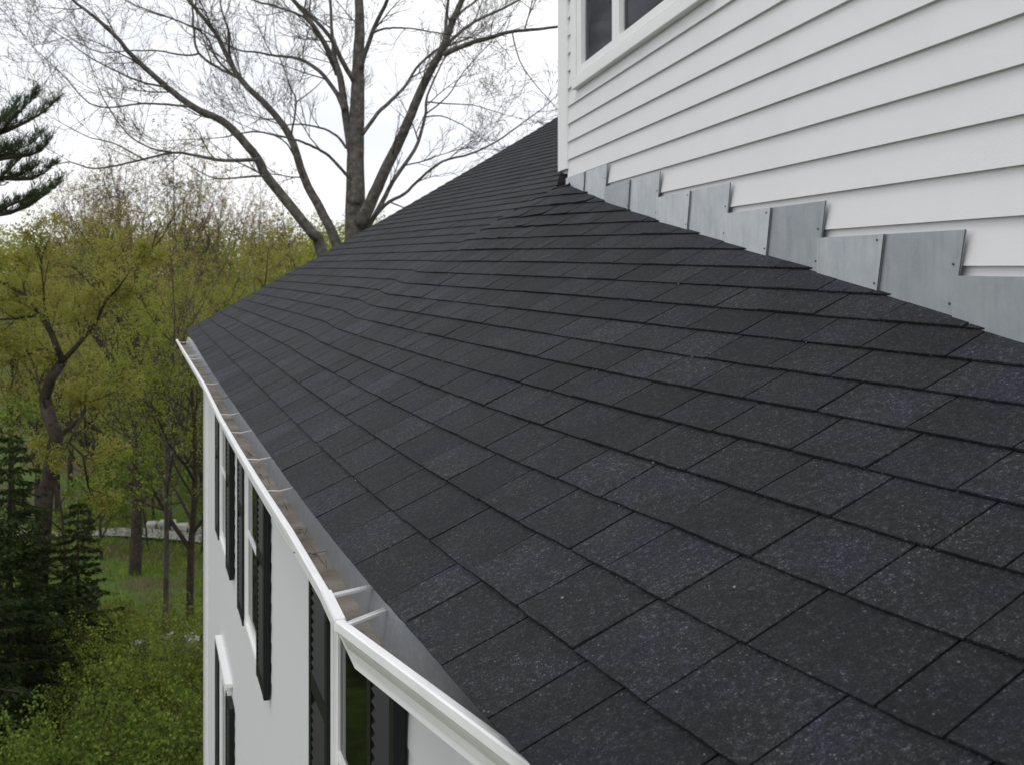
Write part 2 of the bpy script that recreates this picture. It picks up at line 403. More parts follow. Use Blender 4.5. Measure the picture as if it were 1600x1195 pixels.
# ------------------------------------------------------------------ upper wall of clapboards
def WF(d, o, z):        # d: distance forward (m), o: outward from the wall (m), z above camera level (m)
    return Vector((XW * U - HW * d - o / wn_, d - o * HW / wn_, z + CZ))
def foot(d): return float(S(XW - HW * d / U, d / U)) * U
DCm, DNEAR = 106.0 * U, -.6
bk = MB()
bk.box(WF, DNEAR, DCm - .01, -.12, -.004, -1.1, 17.1 * U)
bk.box(WF, DNEAR, 67.5 * U, -.12, -.004, 17.1 * U, 3.2); bk.box(WF, 98.4 * U, DCm - .01, -.12, -.004, 17.1 * U, 3.2)
upper = bk.build('upper_wall', M['clap'], house)
sb = MB()      # the hidden return of the upper wall and its flat top
perp = Vector((1 / wn_, HW / wn_, 0)); c0 = WF(DCm - .01, -.13, 0); c0.z = 0
for z0, z1 in ((CZ + .62, CZ + 3.2),):
    a, b_ = c0, c0 + perp * 3.2; th_ = Vector((-HW / wn_, 1 / wn_, 0)) * -.1
    sb.hexa([Vector((v.x, v.y, z)) for z in (z0, z1) for v in (a, b_, b_ + th_, a + th_)])
sb.build('return_wall', M['clap'], upper)
EX = 1.665 * U; ZB0 = 10.0 * U
CB = .225                                                    # corner board width
for k in range(-8, 22):
    zb = ZB0 + EX * k
    dmax = DCm - CB - .002
    dd = DNEAR; hitd = None
    while dd < dmax:
        if foot(dd) > zb + EX * .75: break
        dd += .01
    d1 = min(dd, dmax)
    if d1 - DNEAR < .3: continue
    # boards are broken round the upper window
    spans = [(DNEAR, d1)]
    if zb > 16.0 * U: spans = [(DNEAR, 65.1 * U), (100.9 * U, d1)]
    for a, b_ in spans:
        if b_ - a < .03: continue
        B = MB(); top = zb + EX + .012; rk = random.Random(k * 7 + 3); w0 = rk.uniform(-.0012, .0012)
        B.hexa([WF(a, .002, zb), WF(b_, .002, zb), WF(b_, .018, zb + w0), WF(a, .018, zb - w0), WF(a, -.002, top), WF(b_, -.002, top), WF(b_, .0035, top), WF(a, .0035, top)])
        B.build('clapboard', M['clap'], upper)
B = MB(); B.box(WF, DCm - CB, DCm + .012, -.13, .027, 9.15 * U, 3.2)
B.build('corner_board', M['trim'], upper, bevel=.002)
# step flashing
edges = [36.9 * U - .9, 31.0 * U, 39.6 * U, 50.4 * U, 62.0 * U, 74.7 * U, 88.4 * U, 102.5 * U]
edges[0] = 22.0 * U
tops = [-2.0, -.35, 1.3, 2.98, 4.68, 6.42, 8.25]
sc_n = 0
for i in range(len(edges) - 1):
    a, b_ = edges[i], edges[i + 1]; zt = tops[i] * U; midd = a + (b_ - a) * .52
    for (s0, s1, off, nearp) in ((a, midd, .0255, True), (midd - .02, b_, .030, False)):
        B = MB(); n = 6; zt_ = zt
        ptsT = [];
        for k in range(n + 1):
            d = s0 + (s1 - s0) * k / n; zf = foot(d) - .012
            ztk = max(zt_, zf + .03)
            lean = .0
            if k == 0: lean = -.24 * (ztk - zf)                       # cut edges lean like the photograph's
            ptsT.append((d, zf, ztk, lean))
        V = []; F = []
        for d, zf, ztk, lean in ptsT:
            V += [WF(d, off, zf), WF(d + lean, off, ztk), WF(d, off - .0015, zf), WF(d + lean, off - .0015, ztk)]
        for k in range(n):
            q = 4 * k; F += [(q, q + 4, q + 5, q + 1), (q + 2, q + 3, q + 7, q + 6), (q + 1, q + 5, q + 7, q + 3), (q, q + 2, q + 6, q + 4)]
        F += [(0, 1, 3, 2), (4 * n, 4 * n + 2, 4 * n + 3, 4 * n + 1)]
        B.add(V, F)
        fo = B.build('flashing', M['galv'], house); fo.color = (1, 1, 1, 1)
        B = MB(); d, zf, ztk, lean = ptsT[0]; B.hexa([WF(d - .0008, off + .0004, zf), WF(d + .0016, off + .0004, zf), WF(d + .0016, off + .003, zf), WF(d - .0008, off + .003, zf), WF(d + lean - .0008, off + .0004, ztk), WF(d + lean + .0016, off + .0004, ztk), WF(d + lean + .0016, off + .003, ztk), WF(d + lean - .0008, off + .003, ztk)])
        B.build('hem', M['screw'], fo)
        for (dd, fz) in ((s0 + .016, .12), (s0 + .0, .60)) if nearp else ((s0 + .016, .10), (s0 + .0, .9)):
            zf = foot(dd); zc = zf + (max(zt, zf + .03) - zf) * fz
            B = MB(); B.tube([WF(dd, off, zc), WF(dd, off + .003, zc)], [.0034, .003], 8); B.build('screw', M['screw'], fo)

# black sealant gathered under the foot of the corner board
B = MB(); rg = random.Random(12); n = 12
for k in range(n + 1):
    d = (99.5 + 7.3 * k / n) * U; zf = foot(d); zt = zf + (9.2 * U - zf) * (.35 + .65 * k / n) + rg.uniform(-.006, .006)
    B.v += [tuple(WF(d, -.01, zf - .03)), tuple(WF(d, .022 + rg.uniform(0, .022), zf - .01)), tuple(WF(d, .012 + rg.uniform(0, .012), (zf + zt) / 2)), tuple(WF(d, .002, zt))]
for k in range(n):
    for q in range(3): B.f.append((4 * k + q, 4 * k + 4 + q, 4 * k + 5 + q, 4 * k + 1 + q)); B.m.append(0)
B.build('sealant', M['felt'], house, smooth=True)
# upper window
def window_upper():
    top = 2.9
    win = MB()
    D = lambda q: q * U
    zs = 17.15 * U
    for a, b_ in ((65.2, 68.0), (98.7, 100.8)): win.box(WF, D(a), D(b_), .004, .026, zs - .002, top)     # casing
    win.box(WF, D(65.2), D(100.8), .004, .026, top, top + .08)
    wo = win.build('window', M['trim'], house)
    f = MB()
    for a, b_ in ((68.1, 70.4), (97.1, 98.6), (84.6, 86.6)): f.box(WF, D(a), D(b_), -.02, .022, zs, top)      # stiles, mullion
    f.box(WF, D(70.42), D(84.58), -.02, .02, zs + .003, zs + .052); f.box(WF, D(86.62), D(97.08), -.02, .02, zs + .003, zs + .052)
    f.build('frame', M['trim'], wo, bevel=.002)
    s = MB(); s.box(WF, D(63.8), D(99.2), .004, .045, 16.0 * U, 16.9 * U); s.build('sill', M['trim'], wo, bevel=.004)
    for a, b_, cf in ((70.5, 84.5, .82), (86.7, 97.0, .62)):
        g = MB(); g.box(WF, D(a), D(b_), -.006, -.003, zs + .053, top); g.build('pane', M['glass'], wo)
        c = MB(); n = 60; V = []; Fc = []
        for i in range(n + 1):
            d = D(a) + (D(b_) - D(a)) * (-.1 + cf * i / n); o = -.045 - .010 * math.sin(i * .9) - .006 * math.sin(i * 2.3)
            V += [WF(d, o, zs - .05), WF(d, o, top)]
        for i in range(n): Fc.append((2 * i, 2 * i + 1, 2 * i + 3, 2 * i + 2))
        c.add(V, Fc); c.build('curtain', M['curt'], wo, smooth=True)
window_upper()
B = MB()      # dim room behind the upper window
B.add([WF(d_, o_, z_) for d_ in (66.5 * U, 99.4 * U) for o_ in (-.125, -1.3) for z_ in (16.5 * U, 3.15)], [(0, 1, 3, 2), (4, 6, 7, 5), (2, 3, 7, 6), (0, 2, 6, 4), (1, 5, 7, 3)])
B.build('room', M['room'], upper)

# ------------------------------------------------------------------ facade below the eave
t1 = Vector((-.342, 1, 0)).normalized(); n1 = Vector((-1, -.342, 0)).normalized()      # far facade: along, outward
def FF(d, o, z):       # d forward distance, o outward (m), z above camera level
    return Vector((.715 - .342 * d, d, z + CZ)) + n1 * o
KX, KD = -.125, 2.455; t2 = Vector((-.6, 1, 0)).normalized(); n2 = Vector((-1, -.6, 0)).normalized()
def FN(d, o, z): return Vector((KX - .6 * (d - KD), d, z + CZ)) + n2 * o
DWC = 11.69
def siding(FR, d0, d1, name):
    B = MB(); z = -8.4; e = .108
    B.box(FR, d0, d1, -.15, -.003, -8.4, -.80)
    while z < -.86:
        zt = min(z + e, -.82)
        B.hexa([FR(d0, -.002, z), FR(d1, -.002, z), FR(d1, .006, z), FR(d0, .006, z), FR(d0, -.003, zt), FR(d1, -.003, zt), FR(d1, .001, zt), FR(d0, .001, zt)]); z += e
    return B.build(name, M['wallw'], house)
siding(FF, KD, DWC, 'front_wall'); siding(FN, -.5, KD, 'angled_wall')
B = MB(); B.box(FF, DWC - .14, DWC + .02, .001, .03, -8.3, -.84); B.build('corner_board', M['wallw'], house)
B = MB(); B.box(FF, DWC - .30, DWC - .15, .001, .02, -8.3, -.84); B.build('corner_trim', M['trim'], house)
gw = MB()      # gable wall, seen only from round the corner
a = FF(DWC - .02, -.1, 0); gd = Vector((.946, .324, 0))
gw.v = [Vector((a.x, a.y, -.3)), a + gd * 7.5 + Vector((0, 0, -8.3)), a + gd * 7.5 + Vector((0, 0, 2.6)), Vector((a.x, a.y, CZ - .82))]
gw.v = [tuple(q) for q in gw.v] + [tuple(Vector(q) - t1 * .1) for q in gw.v]; gw.f = [(0, 1, 2, 3), (7, 6, 5, 4), (0, 3, 7, 4), (3, 2, 6, 7), (1, 0, 4, 5), (2, 1, 5, 6)]; gw.m = [0] * 6
gw.build('gable_wall', M['wallw'], house)

def shutter(d0, d1, z0, z1):
    B = MB(); o0, o1 = .012, .045; s = .05
    B.box(FF, d0, d0 + s, o0, o1, z0, z1); B.box(FF, d1 - s, d1, o0, o1, z0, z1)
    zm = (z0 + z1) / 2
    for za, zb in ((z0, z0 + .08), (zm - .035, zm + .035), (z1 - .07, z1)): B.box(FF, d0 + s, d1 - s, o0 + .001, o1 - .002, za, zb)
    B.box(FF, d0 + s, d1 - s, o0 - .004, o0 + .004, z0 + .08, z1 - .07)
    so = B.build('shutter', M['black'], house)
    lv = MB()
    for za, zb in ((z0 + .08, zm - .035), (zm + .035, z1 - .07)):
        z = za
        while z < zb - .03:
            lv.hexa([FF(d0 + s, o1 - .008, z), FF(d1 - s, o1 - .008, z), FF(d1 - s, o1 - .002, z + .004), FF(d0 + s, o1 - .002, z + .004),
                     FF(d0 + s, o0 + .006, z + .036), FF(d1 - s, o0 + .006, z + .036), FF(d1 - s, o0 + .012, z + .04), FF(d0 + s, o0 + .012, z + .04)]); z += .036
    lv.build('louvers', M['black'], so)
def window(d0, d1, z0, z1, hood=False):
    B = MB(); c = .05
    B.box(FF, d0, d0 + c, .004, .032, z0, z1); B.box(FF, d1 - c, d1, .004, .032, z0, z1); B.box(FF, d0 + c, d1 - c, .004, .03, z1 - .08, z1)
    wo = B.build('window', M['trim'], house)
    f = MB(); zm = z0 + (z1 - z0) * .42
    for a, b_ in ((d0 + c, d0 + c + .022), (d1 - c - .022, d1 - c)): f.box(FF, a, b_, .002, .018, z0, z1 - .081)
    for za, zb in ((z0 + .001, z0 + .05), (zm - .02, zm + .02)): f.box(FF, d0 + c + .0222, d1 - c - .0222, .002, .016, za, zb)
    f.build('sash', M['trim'], wo)
    for za, zb in ((z0 + .05, zm - .02), (zm + .02, z1 - .08)):
        g = MB(); g.box(FF, d0 + c + .0224, d1 - c - .0224, .0075, .0095, za + .0005, zb - .0005); g.build('pane', M['darkglass'], wo)
    s = MB(); s.box(FF, d0 - .02, d1 + .02, .007, .034, z0 - .035, z0 - .001); s.build('sill', M['trim'], wo)
    if hood:
        h = MB(); h.box(FF, d0 - .12, d1 + .12, .007, .04, z1 + .001, z1 + .12); h.box(FF, d0 - .15, d1 + .15, .006, .06, z1 + .1205, z1 + .15); h.build('hood', M['trim'], wo)
for (sl, w0, w1, sr) in ((9.70, 8.50, 9.32, 8.13), (7.50, 6.27, 7.10, 5.88), (4.32, 3.22, 3.90, 2.88)):
    window(w0, w1, -2.30, -.92)
    shutter(w1 + .002, sl, -2.34, -.90); shutter(sr, w0 - .002, -2.34, -.90)
window(8.50, 9.32, -5.0, -3.35, True); shutter(9.322, 9.70, -5.04, -3.30); shutter(8.13, 8.498, -5.04, -3.30)

# ------------------------------------------------------------------ gutter
zl = -.76
def lp(x, y): d = 1292 / (y - 416); return (x - 800) / 1700 * d, d
path = [(-3.80, 12.30)] + [lp(*q) for q in ((315, 597), (342, 653), (370, 702), (400, 752), (447, 826), (478, 880), (503, 924))] + [(-.379, 2.336), (.0138, 1.68), (.72, .505), (1.26, -.40)]
def mitre(path):
    out = []
    for i in range(len(path)):
        a = Vector((*path[max(i - 1, 0)], 0)); b_ = Vector((*path[i], 0)); c = Vector((*path[min(i + 1, len(path) - 1)], 0))
        ns = []
        for p_, q_ in ((a, b_), (b_, c)):
            if (q_ - p_).length > 1e-6: d = (q_ - p_).normalized(); ns.append(Vector((-d.y, d.x, 0)))
        n = sum(ns, Vector()).normalized(); k = 1 / max(.5, n.dot(ns[0]))
        out.append((b_, n * k))
    return out
mit = mitre(path)                      # path runs towards the camera: inward normal is to its left
def sweep(B, prof, i0=0, i1=None, close=True, caps=True):
    i1 = len(mit) if i1 is None else i1; n = len(prof); b = len(B.v)
    for p_, nn in mit[i0:i1]:
        for o, h, mi in prof: B.v.append((p_.x + nn.x * o, p_.y + nn.y * o, CZ + zl + h - max(0, p_.y - 7) * .0125))
    for k in range(i1 - i0 - 1):
        for j in range(n if close else n - 1):
            j2 = (j + 1) % n; B.f.append((b + k * n + j, b + (k + 1) * n + j, b + (k + 1) * n + j2, b + k * n + j2)); B.m.append(prof[j][2])
    if caps and close:
        B.f.append(tuple(b + j for j in range(n))); B.m.append(0); B.f.append(tuple(b + (i1 - i0 - 1) * n + j for j in range(n))[::-1]); B.m.append(0)
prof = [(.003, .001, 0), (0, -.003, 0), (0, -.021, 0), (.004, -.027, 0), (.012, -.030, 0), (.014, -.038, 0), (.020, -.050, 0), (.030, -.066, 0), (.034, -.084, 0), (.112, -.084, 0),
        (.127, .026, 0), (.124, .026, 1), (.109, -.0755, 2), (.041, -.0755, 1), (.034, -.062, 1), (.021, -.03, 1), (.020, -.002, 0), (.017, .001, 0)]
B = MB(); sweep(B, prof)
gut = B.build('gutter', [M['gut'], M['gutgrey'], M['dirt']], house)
B = MB(); sweep(B, [(.0, .0035, 0), (-.0025, -.002, 0), (-.0025, -.023, 0), (.003, -.0285, 0), (.0245, -.004, 0), (.0215, .0035, 0)], 7, 9); B.build('mitre_sleeve', M['gut'], gut)
B = MB(); sweep(B, [(.042, -.0855, 0), (.042, -.108, 0), (.065, -.108, 0), (.065, -.0855, 0)]); B.build('bed_moulding', M['trim'], house)
B = MB(); sweep(B, [(.0655, -.10, 0), (.0655, -.115, 0), (.36, -.115, 0), (.36, -.10, 0)]); B.build('soffit', M['trim'], house)
B = MB(); sweep(B, [(.128, -.098, 0), (.15, -.098, 0), (.15, .012, 0), (.128, .012, 0)]); B.build('fascia', M['trim'], house)
def at_d(d):
    for i in range(len(path) - 1):
        (x0, d0), (x1, d1) = path[i], path[i + 1]
        if d1 <= d <= d0:
            t = (d - d0) / (d1 - d0); v = Vector((x1 - x0, d1 - d0, 0)).normalized(); return Vector((x0 + (x1 - x0) * t, d, CZ + zl - max(0, d - 7) * .0125)), Vector((-v.y, v.x, 0)), v
for d in (2.50, 2.30):
    p_, n_, v_ = at_d(d); B = MB(); n_ = (n_ - v_ * .45)
    B.hexa([p_ + n_ * o + v_ * s * .008 + Vector((0, 0, z)) for z in (-.004, -.0015) for o, s in ((.012, -1), (.126, -1), (.126, 1), (.012, 1))])
    for s in (-1, 1): B.hexa([p_ + n_ * o + v_ * (s * .008 + e * .0008) + Vector((0, 0, z)) for z in (-.0015, .003) for o, e in ((.012, -1), (.126, -1), (.126, 1), (.012, 1))])
    B.tube([p_ + n_ * .02 + Vector((0, 0, -.001)), p_ + n_ * .02 + Vector((0, 0, .002))], [.003, .003], 6)
    B.build('hanger', M['gut'], gut)
d = 3.12; rg = random.Random(2)
while d < 12.2:
    p_, n_, v_ = at_d(d); B = MB(); sk = rg.uniform(-.02, .02); zz = -.012 if d > 3.6 else -.06
    B.tube([p_ + n_ * .016 + Vector((0, 0, zz)), p_ + n_ * .07 + v_ * sk * .5 + Vector((0, 0, zz - .006)), p_ + n_ * .127 + v_ * sk + Vector((0, 0, zz + .004))], [.003, .0028, .0028], 6)
    B.build('hanger', M['gut'] if rg.random() < .7 else M['dirt'], gut); d += rg.choice((.62, .7, .8)) if d < 8 else rg.choice((.42, .5, .55))
lb = MB()
for _ in range(70):                     # silt and leaf scraps on the gutter floor
    d = 2.2 + 10 * rg.random() ** 1.3; p_, n_, v_ = at_d(d); r = rg.uniform(.006, .02); q = p_ + n_ * rg.uniform(.05, .085) + Vector((0, 0, -.072 + rg.random() * .004)); a = rg.random() * 6.3
    lb.add([q + v_ * r * math.cos(a + k * 1.57) * (1, .45)[k % 2] + n_ * r * math.sin(a + k * 1.57) * (1, .45)[k % 2] + Vector((0, 0, rg.random() * .006)) for k in range(4)], [(0, 1, 2, 3)])
for _ in range(14):
    d = rg.uniform(2.2, 6); p_, n_, v_ = at_d(d); q = p_ + n_ * .085 + Vector((0, 0, -.07)); lb.tube([q, q + n_ * rg.uniform(-.03, .005) + v_ * rg.uniform(-.03, .03) + Vector((0, 0, .03))], [.0015, .0008], 4)
l_ = lb.build('leaf_litter', M['dirt'], gut); l_['kind'] = 'stuff'

# ------------------------------------------------------------------ trees
def XY(x, D): return (x - 800) / 1700 * D
def leafmesh(name, pts, size, matl, parent, seed, shape=.5, droop=0, tri=False, taper=None):
    r = np.random.default_rng(seed); P = np.array(pts, float); n = len(P)
    d = r.normal(size=(n, 3)); d[:, 2] -= droop; d /= np.linalg.norm(d, axis=1)[:, None]
    if taper is not None: d = taper
    e = np.cross(d, r.normal(size=(n, 3))); e /= np.linalg.norm(e, axis=1)[:, None] + 1e-9
    s = size * r.uniform(.55, 1.3, n)[:, None]
    if tri:
        V = np.stack([P - e * s * shape, P + e * s * shape, P + d * s], 1).reshape(-1, 3); F = np.arange(3 * n).reshape(-1, 3); k = 3
    else:
        V = np.stack([P, P + d * s * .5 + e * s * shape, P + d * s, P + d * s * .5 - e * s * shape], 1).reshape(-1, 3); F = np.arange(4 * n).reshape(-1, 4); k = 4
    me = bpy.data.meshes.new(name); me.from_pydata(V.tolist(), [], F.tolist()); me.materials.append(matl)
    t = np.repeat(np.clip(r.normal(.5, .24, n), 0, 1), k); at = me.attributes.new('tint', 'FLOAT', 'POINT'); at.data.foreach_set('value', t.astype(np.float32)); me.update()
    o = bpy.data.objects.new(name, me); col.objects.link(o); o.parent = parent
    return o
def rvec(r): return Vector((r.gauss(0, 1), r.gauss(0, 1), r.gauss(0, 1))).normalized()
def grow(B, tips, p, d, Ln, r, lvl, R, spec):
    n = spec['seg'][lvl]; pts = [p.copy()]; rs = [r]; dirs = []
    d = d.normalized(); rend = r * spec.get('taper', .35)
    for i in range(n):
        d = (d + rvec(R) * spec['wob'][lvl] + Vector((0, 0, spec['up'][lvl]))).normalized()
        p = p + d * (Ln / n); pts.append(p.copy()); rs.append(r + (rend - r) * (i + 1) / n); dirs.append(d.copy())
    B.tube(pts, rs, 7 if r > .06 else (4 if r > .02 else 3), 0, False)
    if lvl == len(spec['n']):
        for i in range(spec['leaf']):
            k = R.choice((1.0, .98, .8, .6, .42)) * n; a = int(min(k, n - 1)); tips.append(tuple(pts[a].lerp(pts[a + 1], k - a) + rvec(R) * spec['spread'] * R.random() ** .5))
        return
    m = spec['n'][lvl]
    for i in range(m):
        t = spec['t0'][lvl] + (1 - spec['t0'][lvl]) * ((i + R.random()) / m); k = t * n; a = int(min(k, n - 1)); q = pts[a].lerp(pts[a + 1], k - a)
        dd = dirs[a]; ax = dd.cross(rvec(R)).normalized(); ang = rad(R.uniform(*spec['ang'][lvl]))
        nd_ = Matrix.Rotation(ang, 3, ax) @ dd
        grow(B, tips, q, nd_, Ln * spec['ratio'][lvl] * R.uniform(.7, 1.15) * (1.15 - .5 * t), max(.004, rs[a] * R.uniform(.45, .65)), lvl + 1, R, spec)
def make_tree(name, seed, H, r, spec, leafmat, lsize, bark='barkd', lshape=.45):
    R = random.Random(seed); B = MB(); tips = []
    root = empty(name); grow(B, tips, Vector((0, 0, -.3)), Vector((R.uniform(-.06, .06), R.uniform(-.06, .06), 1)), H * spec.get('trunk', .8), r, 0, R, spec)
    o = B.build('trunk', M[bark], root, smooth=True); o.matrix_parent_inverse = Matrix.Identity(4)
    leafmesh('crown', tips, lsize, M[leafmat], root, seed, lshape)
    return root
def place(root, x, y, s, rz, label, cat='tree', group=None, first=[None], z=None):
    if root.get('used'):
        c = root.copy(); col.objects.link(c)
        for ch in root.children:
            k = ch.copy(); k.parent = c; col.objects.link(k)
        root = c
    else: root['used'] = 1
    root.location = (x, y, gz(x, y) if z is None else z); root.scale = (s, s, s); root.rotation_euler = (0, 0, rz)
    for k in ('group',):
        if k in root: del root[k]
    return setp(root, label, cat, group)
spA = dict(n=(17, 6, 5), seg=(7, 5, 4, 3), wob=(.07, .16, .22, .25), up=(.02, .06, .03, .02), t0=(.28, .2, .15), ang=((30, 62), (25, 60), (25, 65)), ratio=(.50, .52, .55), leaf=34, spread=.20, taper=.25)
spB = dict(n=(11, 7, 5), seg=(7, 5, 4, 3), wob=(.06, .14, .2, .25), up=(.02, .12, .08, .05), t0=(.30, .2, .15), ang=((22, 48), (22, 50), (25, 60)), ratio=(.62, .52, .5), leaf=14, spread=.12, taper=.3)
spC = dict(n=(9, 6, 5), seg=(6, 5, 4, 3), wob=(.12, .2, .25, .3), up=(.0, .04, .02, .0), t0=(.2, .2, .15), ang=((30, 70), (30, 65), (30, 70)), ratio=(.6, .55, .55), leaf=22, spread=.12, taper=.3)
tA = make_tree('budding_tree', 11, 15, .25, spA, 'leafy', .06)
tA2 = make_tree('budding_tree', 12, 13, .16, spA, 'leafy', .06)
tB = make_tree('budding_tree', 21, 16, .15, spB, 'leafr', .075, 'twig')
tB2 = make_tree('budding_tree', 23, 15, .13, spB, 'leafy', .058, 'twig')
tC = make_tree('leafy_tree', 31, 6.5, .07, spC, 'leafg', .07)
R = random.Random(77)
GRP = 'budding trees in the woods behind the house'
# single trees that can be told apart
place(tA, XY(210, 30), 30, .72, .4, 'budding tree with straight thick trunk right of the dark spruces')
place(tA2, XY(296, 25), 25, .62, 2.0, 'budding tree with dark slim trunk beside the house corner')
place(tB2, XY(258, 24), 24, .55, 1.2, 'slender young tree between the thick trunk and the house corner')
HGT = {}
def ht(root):
    k = root.name
    if k not in HGT: HGT[k] = max(v.co.z for ch in root.children for v in ch.data.vertices)
    return HGT[k]
def place_top(pr, x, D, ytop, label, group):
    X = XY(x, D); g = gz(X, D); z = CZ + (416 - ytop) * D / 1700.
    return place(pr, X, D, (z - g) / ht(pr), R.random() * 6.3, label, 'tree', group)
WOODS, REDS = [], []
for i, (x, D, yt, kind) in enumerate([(150, 46, 330, 0), (300, 48, 335, 1), (60, 44, 395, 3), (410, 44, 335, 0), (235, 58, 318, 1), (30, 60, 385, 0), (360, 60, 320, 3), (470, 56, 330, 1), (120, 68, 325, 1), (270, 74, 322, 0),
        (-60, 56, 385, 1), (-140, 70, 380, 0), (520, 66, 318, 3), (600, 60, 320, 0), (680, 66, 320, 3), (760, 70, 320, 1), (-20, 82, 378, 3), (180, 86, 330, 0), (340, 88, 326, 1), (430, 92, 318, 0), (560, 84, 322, 1), (100, 98, 365, 1), (-90, 100, 375, 0), (240, 102, 335, 3),
        (90, 38, 420, 1), (330, 38, 405, 0), (250, 40, 400, 3), (20, 37, 440, 0), (170, 37, 440, 1), (200, 52, 350, 0), (90, 54, 375, 1), (380, 50, 360, 1), (450, 48, 350, 0), (140, 34, 500, 1), (265, 36, 470, 0), (320, 33, 520, 1), (190, 40, 430, 3), (60, 35, 470, 0), (305, 42, 420, 1), (110, 42, 440, 0)]):
    WOODS.append((x, D, place_top((tA, tA2, tB, tB2)[kind], x, D, yt, 'budding tree', GRP)))
for i, (x, D, yt) in enumerate([(110, 50, 235), (175, 54, 195), (250, 52, 165), (215, 62, 175), (330, 64, 190), (150, 70, 220), (420, 70, 245), (290, 56, 200), (470, 60, 255), (200, 48, 230), (350, 54, 240)]):
    REDS.append((x, place_top(tB, x, D, yt, 'reddish tree', 'reddish trees above the woods')))
ORD = 'first second third fourth fifth sixth seventh eighth ninth tenth eleventh twelfth thirteenth fourteenth fifteenth sixteenth seventeenth eighteenth nineteenth twentieth'.split()
for nm, lo_, hi_ in (('nearest', 0, 43), ('middle', 43, 65), ('farthest', 65, 999)):
    for i, (x, D, o) in enumerate(sorted([q for q in WOODS if lo_ <= q[1] < hi_], key=lambda q: q[0])):
        o['label'] = 'yellow-green budding tree, %s from the left in the %s row of the woods' % (ORD[i], nm)
for i, (x, o) in enumerate(sorted(REDS, key=lambda q: q[0])): o['label'] = 'tall tree with reddish buds above the woods, %s of them from the left' % ORD[i]

